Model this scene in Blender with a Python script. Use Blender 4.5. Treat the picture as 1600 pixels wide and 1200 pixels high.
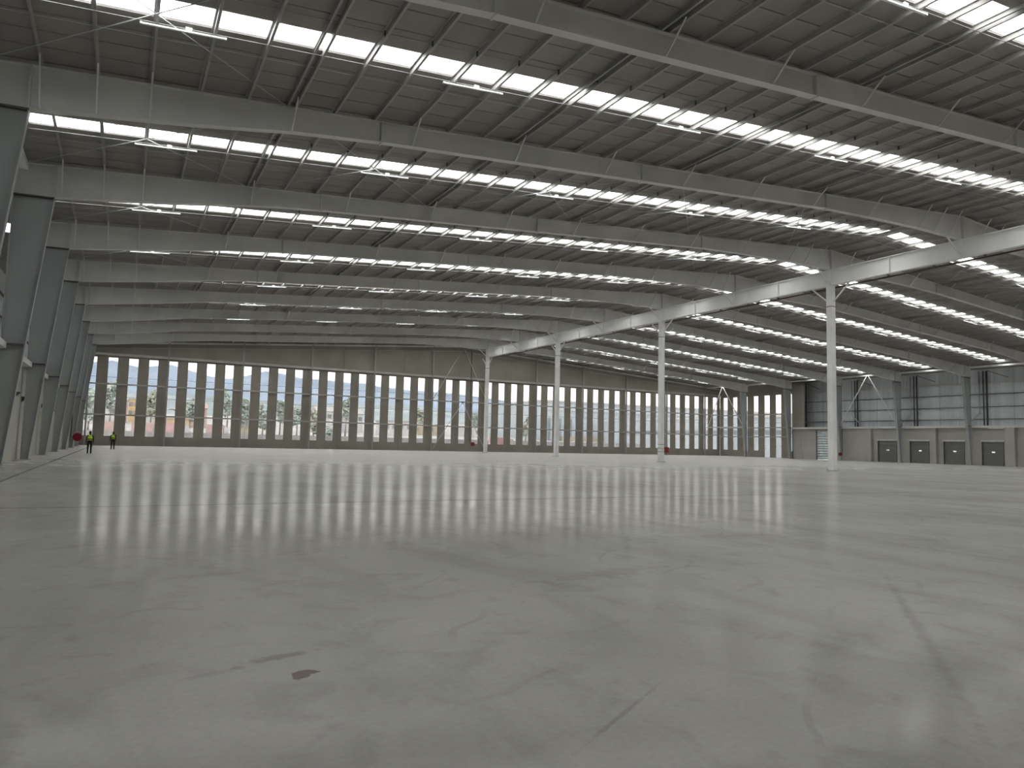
import bpy, bmesh, math, random
from mathutils import Vector, Matrix

random.seed(7)
scene = bpy.context.scene
col = scene.collection
for o in list(bpy.data.objects):
    bpy.data.objects.remove(o)

# ------------------------------------------------------------------ camera
F_PX = 1135.36
cam_data = bpy.data.cameras.new('camera')
cam_data.sensor_fit = 'HORIZONTAL'
cam_data.sensor_width = 36.0
cam_data.lens = F_PX / 1600.0 * 36.0
cam_data.clip_start = 0.05
cam_data.clip_end = 20000
cam = bpy.data.objects.new('camera', cam_data)
col.objects.link(cam)
R_ = Vector((0.8813997, -0.4717961, 0.0233013))
U_ = Vector((-0.0587191, -0.0604851, 0.9964405))
F_ = Vector((0.4687074, 0.8796306, 0.0810150))
mw = Matrix.Identity(4)
for i in range(3):
    mw[i][0] = R_[i]; mw[i][1] = U_[i]; mw[i][2] = -F_[i]
mw[0][3], mw[1][3], mw[2][3] = 0.0, 0.0, 1.5214
cam.matrix_world = mw
scene.camera = cam

# ------------------------------------------------------------------ sky, exposure
SKY = 11.0
world = bpy.data.worlds.new('overcast_sky')
scene.world = world
world.use_nodes = True
wn = world.node_tree.nodes; wl = world.node_tree.links
wn.clear()
w_out = wn.new('ShaderNodeOutputWorld')
w_bg = wn.new('ShaderNodeBackground')
w_tc = wn.new('ShaderNodeTexCoord')
w_sep = wn.new('ShaderNodeSeparateXYZ')
w_ramp = wn.new('ShaderNodeValToRGB')
w_ramp.color_ramp.elements[0].position = 0.0
w_ramp.color_ramp.elements[0].color = (1.0, 0.955, 0.90, 1)
w_ramp.color_ramp.elements[1].position = 0.5
w_ramp.color_ramp.elements[1].color = (1.0, 0.985, 0.965, 1)
wl.new(w_tc.outputs['Generated'], w_sep.inputs[0])
wl.new(w_sep.outputs['Z'], w_ramp.inputs[0])
wl.new(w_ramp.outputs[0], w_bg.inputs[0])
w_bg.inputs[1].default_value = SKY
wl.new(w_bg.outputs[0], w_out.inputs[0])

scene.view_settings.view_transform = 'Standard'
scene.view_settings.look = 'None'
scene.view_settings.gamma = 1.0
scene.view_settings.use_curve_mapping = False
scene.view_settings.exposure = 0.0
scene.cycles.max_bounces = 10
scene.cycles.diffuse_bounces = 5
scene.cycles.glossy_bounces = 4
scene.cycles.transparent_max_bounces = 16
scene.cycles.sample_clamp_indirect = 12.0

# ------------------------------------------------------------------ measured dimensions of the hall
Y0 = 27.386
def FR(k): return Y0 + 10.0 * k          # depth of roof frame k (0 = first frame whose knee is in view)
YW = FR(8)                                # far wall
YB = FR(-3)                               # unseen wall behind the camera, set close to dim the near floor
XR = 47.65                                # ridge
SL, SR = 0.0725, 0.0695                   # roof slopes
ZRIDGE = 13.55 + SL * XR
RS = 1.0206                               # right half is a touch wider
XLO, XRO = -4.78, 100.75                  # outer flanges of the eave columns
def ZR(x):                                # underside of the purlins = top of the rafters
    return ZRIDGE - SL * (XR - x) if x <= XR else ZRIDGE - SR * (x - XR)
DEPTH = [(-6, 1.40), (-3.27, 1.46), (1.5, 1.22), (5, .95), (8.4, .84), (34.5, .84), (38, .95), (43, 1.2), (47.65, 1.56)]
def depth(x):
    if x > XR: x = XR - (x - XR) / RS
    for (a, da), (b, db) in zip(DEPTH, DEPTH[1:]):
        if x <= b: return da + (db - da) * (x - a) / (b - a)
    return DEPTH[-1][1]
def mir(x): return XR + (XR - x) * RS
PUR_L = [-3.0 + 1.5828 * i for i in range(32)]          # purlin lines, left slope (the 33rd is the ridge)
PUR_R = [mir(x) for x in PUR_L]
DOUBLE = {5, 11, 17, 23, 29}
PD = 0.20                                                # purlin depth
SKY0, SKY1 = -5.40, -4.33                                # skylight strip inside each bay, relative to its far frame
ORD = ['first', 'second', 'third', 'fourth', 'fifth', 'sixth', 'seventh', 'eighth', 'ninth', 'tenth', 'eleventh', 'twelfth', 'thirteenth']

# ------------------------------------------------------------------ materials
MATS = {}
def nodes_of(name):
    m = bpy.data.materials.new(name); m.use_nodes = True
    nt = m.node_tree; b = nt.nodes['Principled BSDF']
    MATS[name] = m
    return m, nt, b
def mat(name, rgb, rough=0.6, metal=0.0, var=0.08, scale=1.5, bump=0.0, bscale=30.0, spec=0.5, stretch=None):
    m, nt, b = nodes_of(name)
    n, l = nt.nodes, nt.links
    tc = n.new('ShaderNodeTexCoord'); src = tc.outputs['Object']
    if stretch:
        mp = n.new('ShaderNodeMapping'); mp.inputs['Scale'].default_value = stretch
        l.new(src, mp.inputs[0]); src = mp.outputs[0]
    nz = n.new('ShaderNodeTexNoise'); nz.inputs['Scale'].default_value = scale; nz.inputs['Detail'].default_value = 5
    l.new(src, nz.inputs['Vector'])
    rp = n.new('ShaderNodeValToRGB')
    lo = [max(0, c * (1 - var * 1.6)) for c in rgb]; hi = [min(1, c * (1 + var * 1.6)) for c in rgb]
    rp.color_ramp.elements[0].color = (*lo, 1); rp.color_ramp.elements[0].position = 0.3
    rp.color_ramp.elements[1].color = (*hi, 1); rp.color_ramp.elements[1].position = 0.7
    l.new(nz.outputs[0], rp.inputs[0]); l.new(rp.outputs[0], b.inputs['Base Color'])
    b.inputs['Roughness'].default_value = rough
    b.inputs['Metallic'].default_value = metal
    b.inputs['Specular IOR Level'].default_value = spec
    if bump:
        n2 = n.new('ShaderNodeTexNoise'); n2.inputs['Scale'].default_value = bscale; n2.inputs['Detail'].default_value = 4
        l.new(src, n2.inputs['Vector'])
        bp = n.new('ShaderNodeBump'); bp.inputs['Strength'].default_value = bump; bp.inputs['Distance'].default_value = 0.02
        l.new(n2.outputs[0], bp.inputs['Height']); l.new(bp.outputs[0], b.inputs['Normal'])
    return m

mat('steel_grey', (.66, .655, .635), .5, var=.05, scale=.6)
mat('column_grey', (.36, .385, .38), .5, var=.04, scale=.5)
mat('steel_white', (.86, .86, .85), .5, var=.05, scale=.8)
mat('girder_grey', (.86, .86, .85), .5, var=.05, scale=.5)
mat('purlin_steel', (.38, .37, .35), .5, metal=.0, var=.07, scale=.8)
mat('dark_steel', (.10, .10, .10), .5, var=.1)
mat('conduit_grey', (.24, .24, .235), .5, var=.05)
mat('galv', (.52, .54, .55), .35, metal=.5, var=.08)
mat('roof_sheet', (.30, .28, .26), .55, var=.07, scale=.35, spec=.35)
mat('concrete_wall', (.28, .26, .22), .85, var=.07, scale=.35, bump=.15, bscale=14)
mat('concrete_upper', (.31, .285, .24), .85, var=.08, scale=.3, bump=.1)
mat('concrete_grey', (.44, .425, .39), .85, var=.07, scale=.4, bump=.12)
mat('cladding_blue', (.68, .73, .75), .45, metal=.0, var=.1, scale=.6, stretch=(1, 1, .08))
mat('shutter_metal', (.56, .61, .64), .3, metal=.1, var=.1, scale=2)
mat('door_grey', (.17, .17, .165), .55, var=.06)
mat('door_header', (.6, .6, .58), .5, var=.06)
mat('window_frame', (.45, .46, .46), .4, metal=.3, var=.04)
mat('wall_column_grey', (.36, .355, .335), .5, var=.06)
mat('girt_steel', (.46, .45, .42), .5, var=.06)
mat('led_white', (.82, .83, .82), .35, var=.02)
mat('red_paint', (.24, .008, .014), .35, var=.08)
mat('pipe_maroon', (.05, .022, .02), .4, var=.1)
mat('black_rubber', (.02, .02, .02), .7, var=.1)
mat('joint_filler', (.14, .135, .125), .9, var=.15, scale=3, spec=.1)
mat('vest_lime', (.60, .90, .05), .7, var=.06, scale=8)
mat('vest_band', (.75, .70, .10), .4, var=.05)
mat('cloth_black', (.018, .018, .022), .85, var=.15, scale=6)
mat('skin', (.30, .17, .11), .6, var=.05)
mat('mountain', (.27, .32, .40), 1.0, var=.12, scale=.006, spec=0)  # aerial haze is put into this blue-grey base colour
mat('hill_green_haze', (.285, .32, .335), 1.0, var=.15, scale=.03, spec=0)  # green greyed and paled so the colour carries the haze
mat('leaf_green_haze', (.42, .475, .435), .8, var=.22, scale=1.2, spec=.2)  # foliage green lightened to stand for haze
mat('leaf_light_haze', (.42, .44, .37), .8, var=.22, scale=1.2, spec=.2)  # second foliage tone, haze mixed into its colour as well
mat('bark', (.25, .23, .2), .9, var=.2)
mat('yard_ground', (.38, .37, .36), .95, var=.12, scale=.1)
mat('perimeter_concrete', (.40, .40, .40), .9, var=.1, scale=.5)
mat('house_white', (.52, .52, .52), .9, var=.06)
mat('house_orange', (.55, .42, .25), .9, var=.06)
mat('house_cream', (.42, .36, .27), .9, var=.06)
mat('house_pink', (.42, .30, .27), .9, var=.06)
mat('house_roof', (.38, .37, .37), .9, var=.1)
mat('tile_roof', (.42, .33, .30), .9, var=.12)
mat('window_dark', (.2, .21, .22), .2, var=.1)
mat('lorry_red', (.52, .37, .35), .5, var=.1)
mat('lorry_pink', (.60, .36, .39), .5, var=.1)
mat('warehouse_pale', (.42, .46, .50), .7, var=.05, scale=.1)
mat('glass_slot', (.2, .23, .25), .2, var=.1)
mat('sign_white', (.7, .7, .7), .5, var=.03)

m_, nt2, b_ = nodes_of('lamp_lit')
b_.inputs['Base Color'].default_value = (.9, .9, .9, 1); b_.inputs['Emission Color'].default_value = (1, .98, .95, 1); b_.inputs['Emission Strength'].default_value = 3.0
def glass_mat(name, tint, gloss, milk):
    m = bpy.data.materials.new(name); m.use_nodes = True; MATS[name] = m
    nt = m.node_tree; n, l = nt.nodes, nt.links; n.clear()
    out = n.new('ShaderNodeOutputMaterial')
    tr = n.new('ShaderNodeBsdfTransparent')
    tc = n.new('ShaderNodeTexCoord'); nz = n.new('ShaderNodeTexNoise'); nz.inputs['Scale'].default_value = .8
    l.new(tc.outputs['Object'], nz.inputs['Vector'])
    rp = n.new('ShaderNodeValToRGB')
    rp.color_ramp.elements[0].color = (*[c * .96 for c in tint], 1); rp.color_ramp.elements[1].color = (*tint, 1)
    l.new(nz.outputs[0], rp.inputs[0]); l.new(rp.outputs[0], tr.inputs[0])
    gl = n.new('ShaderNodeBsdfGlossy'); gl.inputs['Roughness'].default_value = .05
    mx = n.new('ShaderNodeMixShader'); mx.inputs[0].default_value = gloss
    l.new(tr.outputs[0], mx.inputs[1]); l.new(gl.outputs[0], mx.inputs[2])
    last = mx
    if milk:
        tl = n.new('ShaderNodeBsdfTranslucent'); tl.inputs[0].default_value = (.9, .93, .95, 1)
        m2 = n.new('ShaderNodeMixShader'); m2.inputs[0].default_value = milk
        l.new(mx.outputs[0], m2.inputs[1]); l.new(tl.outputs[0], m2.inputs[2]); last = m2
    l.new(last.outputs[0], out.inputs[0])
glass_mat('window_glass', (.44, .443, .44), .05, 0)
glass_mat('skylight_sheet', (.90, .905, .91), .04, .30)

def floor_material():
    m, nt, b = nodes_of('floor_concrete')
    n, l = nt.nodes, nt.links
    tc = n.new('ShaderNodeTexCoord'); P = tc.outputs['Object']
    def noise(scale, detail=5, stretch=None, dist=0.0, rough=.55):
        v = P
        if stretch:
            mp = n.new('ShaderNodeMapping'); mp.inputs['Scale'].default_value = stretch[:3]
            mp.inputs['Rotation'].default_value = (0, 0, stretch[3])
            l.new(P, mp.inputs[0]); v = mp.outputs[0]
        z = n.new('ShaderNodeTexNoise'); z.inputs['Scale'].default_value = scale; z.inputs['Detail'].default_value = detail
        z.inputs['Distortion'].default_value = dist; z.inputs['Roughness'].default_value = rough
        l.new(v, z.inputs['Vector']); return z.outputs[0]
    def ramp(fac, stops):
        r = n.new('ShaderNodeValToRGB')
        while len(r.color_ramp.elements) < len(stops): r.color_ramp.elements.new(.5)
        for e, (p, c) in zip(r.color_ramp.elements, stops):
            e.position = p; e.color = (*c, 1) if isinstance(c, tuple) else (c, c, c, 1)
        l.new(fac, r.inputs[0]); return r.outputs[0]
    def mathn(op, a, bb):
        x = n.new('ShaderNodeMath'); x.operation = op
        for i, q in enumerate((a, bb)):
            if isinstance(q, (int, float)): x.inputs[i].default_value = q
            elif q is not None: l.new(q, x.inputs[i])
        return x.outputs[0]
    def mix(fac, a, bb, mode='MIX'):
        x = n.new('ShaderNodeMix'); x.data_type = 'RGBA'; x.blend_type = mode
        if isinstance(fac, (int, float)): x.inputs[0].default_value = fac
        else: l.new(fac, x.inputs[0])
        for i, q in ((6, a), (7, bb)):
            if isinstance(q, tuple): x.inputs[i].default_value = (*q, 1)
            else: l.new(q, x.inputs[i])
        return x.outputs[2]
    base = ramp(noise(.16, 6, None, .4), [(.3, (.36, .35, .325)), (.5, (.42, .41, .38)), (.72, (.47, .46, .425))])
    streak = ramp(noise(.9, 6, (1.0, .28, 1, .45), .8), [(.28, .84), (.5, 1.0), (.75, 1.05)])
    c = mix(1.0, base, streak, 'MULTIPLY')
    blot = ramp(noise(1.7, 7, None, 1.2), [(.30, .87), (.46, 1.0), (1.0, 1.03)])
    c = mix(1.0, c, blot, 'MULTIPLY')
    fine = ramp(noise(22, 3), [(.3, .95), (.7, 1.04)])
    c = mix(1.0, c, fine, 'MULTIPLY')
    # scuff lines left by trolleys
    wv = n.new('ShaderNodeTexWave'); wv.inputs['Scale'].default_value = .33; wv.inputs['Distortion'].default_value = 7; wv.inputs['Detail'].default_value = 3
    mp = n.new('ShaderNodeMapping'); mp.inputs['Rotation'].default_value = (0, 0, .9); l.new(P, mp.inputs[0]); l.new(mp.outputs[0], wv.inputs['Vector'])
    scuff = ramp(wv.outputs['Fac'], [(0.0, 1.0), (.006, 1.0), (.02, 0.0)])
    gate = ramp(noise(.55, 3), [(.52, 0.0), (.62, 1.0)])
    c = mix(mathn('MULTIPLY', mathn('MULTIPLY', scuff, gate), .16), c, (.15, .14, .13))
    # local stains (paint spill, boot scuffs, tyre track)
    sep = n.new('ShaderNodeSeparateXYZ'); l.new(P, sep.inputs[0])
    nz1 = noise(7, 4)
    def blob(cx, cy, rx, ry, soft, ang=0.0, wob=1.0):
        dx = mathn('SUBTRACT', sep.outputs[0], cx); dy = mathn('SUBTRACT', sep.outputs[1], cy)
        ca, sa = math.cos(ang), math.sin(ang)
        u = mathn('DIVIDE', mathn('ADD', mathn('MULTIPLY', dx, ca), mathn('MULTIPLY', dy, sa)), rx)
        v = mathn('DIVIDE', mathn('SUBTRACT', mathn('MULTIPLY', dy, ca), mathn('MULTIPLY', dx, sa)), ry)
        d = mathn('SQRT', mathn('ADD', mathn('MULTIPLY', u, u), mathn('MULTIPLY', v, v)), None)
        d = mathn('ADD', d, mathn('MULTIPLY', mathn('SUBTRACT', nz1, .5), 3.0 * wob))
        return ramp(d, [(.5 - soft / 2, 1.0), (.5 + soft / 2, 0.0)])
    c = mix(mathn('MULTIPLY', blob(1.13, 4.87, .13, .16, .12), .8), c, (.115, .07, .06))
    c = mix(mathn('MULTIPLY', blob(1.02, 5.31, .42, .10, .5, .35, .9), .5), c, (.15, .125, .10))
    c = mix(mathn('MULTIPLY', blob(6.3, 4.1, 4.4, .09, .5, math.atan2(2.82, 3.38), .5), .28), c, (.17, .16, .15))
    c = mix(mathn('MULTIPLY', blob(2.6, 3.45, .9, .03, .5, .55, .4), .35), c, (.15, .14, .13))
    c = mix(mathn('MULTIPLY', blob(5.2, 7.2, 1.6, .35, .6, .2, .8), .3), c, (.19, .18, .17))
    c = mix(mathn('MULTIPLY', blob(9.4, 9.5, 2.2, .5, .6, -.1, .8), .28), c, (.19, .18, .17))
    # pits
    vo = n.new('ShaderNodeTexVoronoi'); vo.inputs['Scale'].default_value = 1.1; l.new(P, vo.inputs['Vector'])
    pits = ramp(vo.outputs['Distance'], [(0, 1.0), (.012, 1.0), (.022, 0.0)])
    pits = mathn('MULTIPLY', pits, ramp(noise(.45, 2), [(.5, 0.0), (.58, 1.0)]))
    c = mix(mathn('MULTIPLY', pits, .8), c, (.04, .04, .04))
    l.new(c, b.inputs['Base Color'])
    polish = ramp(noise(.8, 6, (1, .5, 1, .3), 1.0), [(.3, .10), (.55, .14), (.75, .20)])
    # trowel-polished near part, dustier matt surface towards the far wall
    far = n.new('ShaderNodeMapRange'); far.interpolation_type = 'SMOOTHSTEP'
    far.inputs['From Min'].default_value = 15; far.inputs['From Max'].default_value = 75
    far.inputs['To Min'].default_value = 0.0; far.inputs['To Max'].default_value = .30
    wob = mathn('ADD', sep.outputs[1], mathn('MULTIPLY', mathn('SUBTRACT', noise(.12, 4), .5), 20.0))
    l.new(wob, far.inputs['Value'])
    rough_ = mathn('ADD', polish, far.outputs[0])
    b.inputs['Roughness'].default_value = .9
    # sealer film: a thin gloss that grows towards grazing view, dulled by dust
    gl = n.new('ShaderNodeBsdfGlossy'); l.new(rough_, gl.inputs['Roughness']); gl.inputs[0].default_value = (1, .985, .96, 1)
    lw = n.new('ShaderNodeLayerWeight'); lw.inputs['Blend'].default_value = .5
    gfac = mathn('ADD', mathn('MULTIPLY', mathn('POWER', lw.outputs['Facing'], 5.0), .34), .03)
    ms = n.new('ShaderNodeMixShader'); l.new(gfac, ms.inputs[0]); l.new(b.outputs[0], ms.inputs[1]); l.new(gl.outputs[0], ms.inputs[2])
    l.new(ms.outputs[0], n['Material Output'].inputs[0])
    b.inputs['Specular IOR Level'].default_value = 0.0
    bp = n.new('ShaderNodeBump'); bp.inputs['Strength'].default_value = .05; bp.inputs['Distance'].default_value = .02
    hsum = mathn('ADD', noise(.7, 3), mathn('MULTIPLY', noise(6, 3), .05))
    l.new(hsum, bp.inputs['Height']); l.new(bp.outputs[0], b.inputs['Normal']); l.new(bp.outputs[0], gl.inputs['Normal'])
floor_material()

# ------------------------------------------------------------------ mesh helpers
class MB:
    def __init__(s): s.v = []; s.f = []
    def add(s, vs, fs):
        o = len(s.v); s.v += [tuple(p) for p in vs]; s.f += [tuple(o + i for i in f) for f in fs]; return s
    def box(s, x0, x1, y0, y1, z0, z1):
        return s.add([(x0,y0,z0),(x1,y0,z0),(x1,y1,z0),(x0,y1,z0),(x0,y0,z1),(x1,y0,z1),(x1,y1,z1),(x0,y1,z1)],
                     [(0,3,2,1),(4,5,6,7),(0,1,5,4),(1,2,6,5),(2,3,7,6),(3,0,4,7)])
    def bar(s, p, q, w, h, up=(0,0,1)):
        p = Vector(p); q = Vector(q); d = (q - p).normalized(); up = Vector(up)
        if abs(d.dot(up)) > .99: up = Vector((0,1,0))
        r = d.cross(up).normalized() * (w / 2); u = r.cross(d).normalized() * (h / 2)
        vs = [a + e for a in (p, q) for e in (-r-u, r-u, r+u, -r+u)]
        return s.add(vs, [(3,2,1,0),(4,5,6,7),(0,1,5,4),(1,2,6,5),(2,3,7,6),(3,0,4,7)])
    def tube(s, pts, r, n=8):
        pts = [Vector(p) for p in pts]; rings = []
        for i, p in enumerate(pts):
            a = pts[max(0, i-1)]; b2 = pts[min(len(pts)-1, i+1)]; d = (b2 - a).normalized()
            up = Vector((0,0,1)) if abs(d.z) < .95 else Vector((1,0,0))
            x = d.cross(up).normalized(); y = x.cross(d)
            rr = r[i] if isinstance(r, (list, tuple)) else r
            rings.append([p + (x * math.cos(2*math.pi*k/n) + y * math.sin(2*math.pi*k/n)) * rr for k in range(n)])
        vs = [q for g in rings for q in g]; fs = []
        for i in range(len(rings)-1):
            for k in range(n):
                a, b2 = i*n+k, i*n+(k+1) % n
                fs.append((a, b2, b2+n, a+n))
        fs.append(tuple(range(n-1, -1, -1))); fs.append(tuple((len(rings)-1)*n + k for k in range(n)))
        return s.add(vs, fs)
    def prism(s, poly, axis, a, b):
        n = len(poly)
        def P(p, t):
            if axis == 'y': return (p[0], t, p[1])
            if axis == 'x': return (t, p[0], p[1])
            return (p[0], p[1], t)
        vs = [P(p, a) for p in poly] + [P(p, b) for p in poly]
        fs = [tuple(range(n)), tuple(range(2*n-1, n-1, -1))] + [(i, i+n, (i+1) % n + n, (i+1) % n) for i in range(n)]
        return s.add(vs, fs)
    def band(s, pts, t, axis, a, b):
        """strip that follows a polyline in the section plane, t thick, from a to b along axis"""
        up = [(p[0], p[1]) for p in pts]; dn = [(p[0], p[1] - t) for p in reversed(pts)]
        n = len(pts)
        def P(p, q):
            return (p[0], q, p[1]) if axis == 'y' else (q, p[0], p[1])
        vs = []
        for p in pts: vs += [P(p, a), P(p, b), P((p[0], p[1]-t), a), P((p[0], p[1]-t), b)]
        fs = []
        for i in range(n-1):
            o = 4*i
            fs += [(o, o+4, o+5, o+1), (o+2, o+3, o+7, o+6), (o, o+2, o+6, o+4), (o+1, o+5, o+7, o+3)]
        fs += [(0, 1, 3, 2), (4*n-4, 4*n-2, 4*n-1, 4*n-3)]
        return s.add(vs, fs)
    def lathe(s, prof, c, axis='z', n=20):
        vs = []; c = Vector(c)
        for r, h in prof:
            for k in range(n):
                a = 2*math.pi*k/n; u, v = r*math.cos(a), r*math.sin(a)
                vs.append(c + (Vector((u, v, h)) if axis == 'z' else Vector((u, h, v)) if axis == 'y' else Vector((h, u, v))))
        fs = []
        for i in range(len(prof)-1):
            for k in range(n):
                fs.append((i*n+k, i*n+(k+1) % n, (i+1)*n+(k+1) % n, (i+1)*n+k))
        fs.append(tuple(range(n-1, -1, -1))); fs.append(tuple((len(prof)-1)*n+k for k in range(n)))
        return s.add(vs, fs)
    def grid_holes(s, us, vs_, hole, mapf, t0, t1):
        """slab with rectangular holes: cells of the grid us x vs_, hole(i,j) true = open; one closed shell"""
        nu, nv = len(us), len(vs_); idx = {}; V = []; Fc = []
        def vid(i, j, t):
            key = (i, j, t)
            if key not in idx: idx[key] = len(V); V.append(mapf(us[i], vs_[j], t1 if t else t0))
            return idx[key]
        solid = lambda i, j: 0 <= i < nu-1 and 0 <= j < nv-1 and not hole(i, j)
        for i in range(nu-1):
            for j in range(nv-1):
                if not solid(i, j): continue
                Fc.append((vid(i,j,0), vid(i+1,j,0), vid(i+1,j+1,0), vid(i,j+1,0)))
                Fc.append((vid(i,j,1), vid(i,j+1,1), vid(i+1,j+1,1), vid(i+1,j,1)))
                for di, dj, A, B in ((-1,0,(i,j),(i,j+1)), (1,0,(i+1,j+1),(i+1,j)), (0,-1,(i+1,j),(i,j)), (0,1,(i,j+1),(i+1,j+1))):
                    if not solid(i+di, j+dj):
                        Fc.append((vid(*A,0), vid(*B,0), vid(*B,1), vid(*A,1)))
        return s.add(V, Fc)
    def mesh(s, name, m, smooth=False):
        me = bpy.data.meshes.new(name); me.from_pydata(s.v, [], s.f); me.update()
        bm = bmesh.new(); bm.from_mesh(me); bmesh.ops.recalc_face_normals(bm, faces=bm.faces); bm.to_mesh(me); bm.free()
        if m: me.materials.append(MATS[m])
        if smooth: me.polygons.foreach_set('use_smooth', [True] * len(me.polygons))
        return me
    def build(s, name, m, parent=None, smooth=False):
        return link(name, s.mesh(name, m, smooth), parent)

def link(name, me, parent=None, loc=None):
    o = bpy.data.objects.new(name, me); col.objects.link(o)
    if loc is not None: o.location = loc
    if parent is not None:
        o.parent = parent
        o.matrix_parent_inverse = Matrix.Translation(-Vector(parent.location))   # vertices stay in world coordinates
    return o
def tag(o, label, cat=None, group=None, kind=None):
    o['label'] = label
    if cat: o['category'] = cat
    if group: o['group'] = group
    if kind: o['kind'] = kind
    return o
def empty(name, loc, label, cat=None, group=None, kind=None):
    o = bpy.data.objects.new(name, None); col.objects.link(o)
    o.location = loc; o.empty_display_size = .3
    return tag(o, label, cat, group, kind)
def copy_tree(o, delta, parent=None):
    c = o.copy(); col.objects.link(c)
    if parent is None: c.location = Vector(o.location) + Vector(delta)
    else:
        inv = o.matrix_parent_inverse.copy(); c.parent = parent; c.matrix_parent_inverse = inv
    for ch in o.children: copy_tree(ch, delta, c)
    return c

# ------------------------------------------------------------------ floor
fl = empty('floor', (47, 40, 0), 'polished grey concrete warehouse floor with faint scuffs and joints', 'floor', kind='structure')
JX, JY, JW = -3.18, 17.55, .06
for x0, x1 in ((-9.0, JX - JW), (JX + JW, 105.5)):
    for y0, y1 in ((YB - .3, JY - JW), (JY + JW, YW + .3)):
        MB().box(x0, x1, y0, y1, -.25, 0).build('floor_slab', 'floor_concrete', fl)
MB().box(JX - JW, JX + JW, YB - .3, YW + .3, -.25, -.0008).build('joint_filler', 'joint_filler', fl)
for x0, x1 in ((-9.0, JX - JW), (JX + JW, 105.5)):
    MB().box(x0, x1, JY - JW, JY + JW, -.25, -.0008).build('joint_filler', 'joint_filler', fl)

# ------------------------------------------------------------------ roof bays (ceiling)
def z_section(y0, y1):
    t, w, d = .014, .075, PD
    poly = [(-t/2, 0), (w, 0), (w, t), (t/2, t), (t/2, d), (-w, d), (-w, d - t), (-t/2, d - t)]
    return MB().prism(poly, 'y', y0, y1)
ME_PURLIN = z_section(0, 10).mesh('purlin', 'purlin_steel')
def c_section(m, x0, sgn):
    t, w, d = .014, .075, PD
    poly = [(x0, 0), (x0 + sgn*w, 0), (x0 + sgn*w, t), (x0 + sgn*t, t), (x0 + sgn*t, d - t), (x0 + sgn*w, d - t), (x0 + sgn*w, d), (x0, d)]
    return m.prism(poly, 'y', 0, 10)
ME_CHAN_L = c_section(MB(), -.11, -1).mesh('double_purlin', 'purlin_steel')
ME_CHAN_R = c_section(MB(), .11, 1).mesh('double_purlin', 'purlin_steel')
XEL, XER = -8.6, 105.2
def roof_strip(w, side, rib=.035):
    """one roof sheet: pan between two upstanding side joints, closed on top"""
    xs = (XEL, XR) if side == 'l' else (XR, XER)
    prof = [(0, .05), (.014, .05), (.022, 0), (w-.022, 0), (w-.014, .05), (w, .05), (w, .13), (0, .13)]
    n = len(prof); vs = [(x, y, ZR(x) + PD + z) for x in xs for y, z in prof]
    fs = [(i, (i+1) % n, (i+1) % n + n, i + n) for i in range(n)] + [tuple(range(n-1, -1, -1)), tuple(range(n, 2*n))]
    return MB().add(vs, fs).mesh('roof_sheet', 'roof_sheet')
W_A = (10.0 + SKY0) / 4; W_B = -SKY1 / 4
SHEET = {(s, q): roof_strip(w, s) for s in 'lr' for q, w in (('a', W_A), ('b', W_B))}
def sky_panel(x0, x1):
    w = SKY1 - SKY0; prof = []
    k = 6
    for i in range(k):
        u = w * i / k
        prof += [(u, 0), (u + w/k*.62, 0), (u + w/k*.72, .035), (u + w/k*.9, .035)]
    prof.append((w, 0))
    n = len(prof)
    prof = prof + [(y, z + .006) for y, z in reversed(prof)]
    N = len(prof); vs = [(x, y, ZR(x) + PD + .03 + z) for x in (x0, x1) for y, z in prof]
    fs = [(i, (i+1) % N, (i+1) % N + N, i + N) for i in range(N)]
    return MB().add(vs, fs).mesh('skylight_panel', 'skylight_sheet')
brk = [-3.9] + [PUR_L[i] for i in sorted(DOUBLE)] + [XR - .45]
SEG = [(a, b) for a, b in zip(brk, brk[1:])]
SEG_R = [(mir(b), mir(a)) for a, b in SEG]
ME_SKY = [sky_panel(a, b) for a, b in SEG + SEG_R]
def end_infill(xa, xb):
    w = SKY1 - SKY0
    vs = [(x, y, ZR(x) + PD + z) for x in (xa, xb) for y, z in ((0, 0), (w, 0), (w, .13), (0, .13))]
    return MB().add(vs, [(0,1,5,4),(1,2,6,5),(2,3,7,6),(3,0,4,7),(3,2,1,0),(4,5,6,7)]).mesh('roof_sheet', 'roof_sheet')
ME_FILL = [end_infill(XEL, -3.9), None, end_infill(mir(-3.9), XER)]
# the ridge infill must follow the ridge
w_ = SKY1 - SKY0; xa_, xb_ = XR - .45, mir(XR - .45)
vs_ = [(x, y, ZR(x) + PD + z) for x in (xa_, XR, xb_) for y, z in ((0, 0), (w_, 0), (w_, .13), (0, .13))]
ME_FILL[1] = MB().add(vs_, [(0,1,5,4),(1,2,6,5),(2,3,7,6),(3,0,4,7),(4,5,9,8),(5,6,10,9),(6,7,11,10),(7,4,8,11),(3,2,1,0),(8,9,10,11)]).mesh('roof_sheet', 'roof_sheet')
def slope_line(dy, dz, r, n=6):
    a = MB()
    for pts in ([(PUR_L[0] - .9, dy, ZR(PUR_L[0] - .9) + dz), (XR, dy, ZR(XR) + dz), (mir(PUR_L[0] - .9), dy, ZR(mir(PUR_L[0] - .9)) + dz)],):
        a.tube(pts, r, n)
    return a
ME_COND = slope_line(-4.40, -.025, .012).mesh('conduit', 'conduit_grey')
ME_SAG1 = slope_line(-3.40, .03, .012).mesh('sag_rod', 'galv')
ME_SAG2 = slope_line(-6.30, .12, .016).mesh('sag_rod', 'purlin_steel')
ME_CLIP = MB().box(-.05, .05, -.03, .03, .02, PD).mesh('purlin_clip', 'dark_steel')
ME_EAVE_L = MB().box(-.16, .16, 0, 10, -.16, .06).mesh('eave_strut', 'steel_white')
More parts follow.
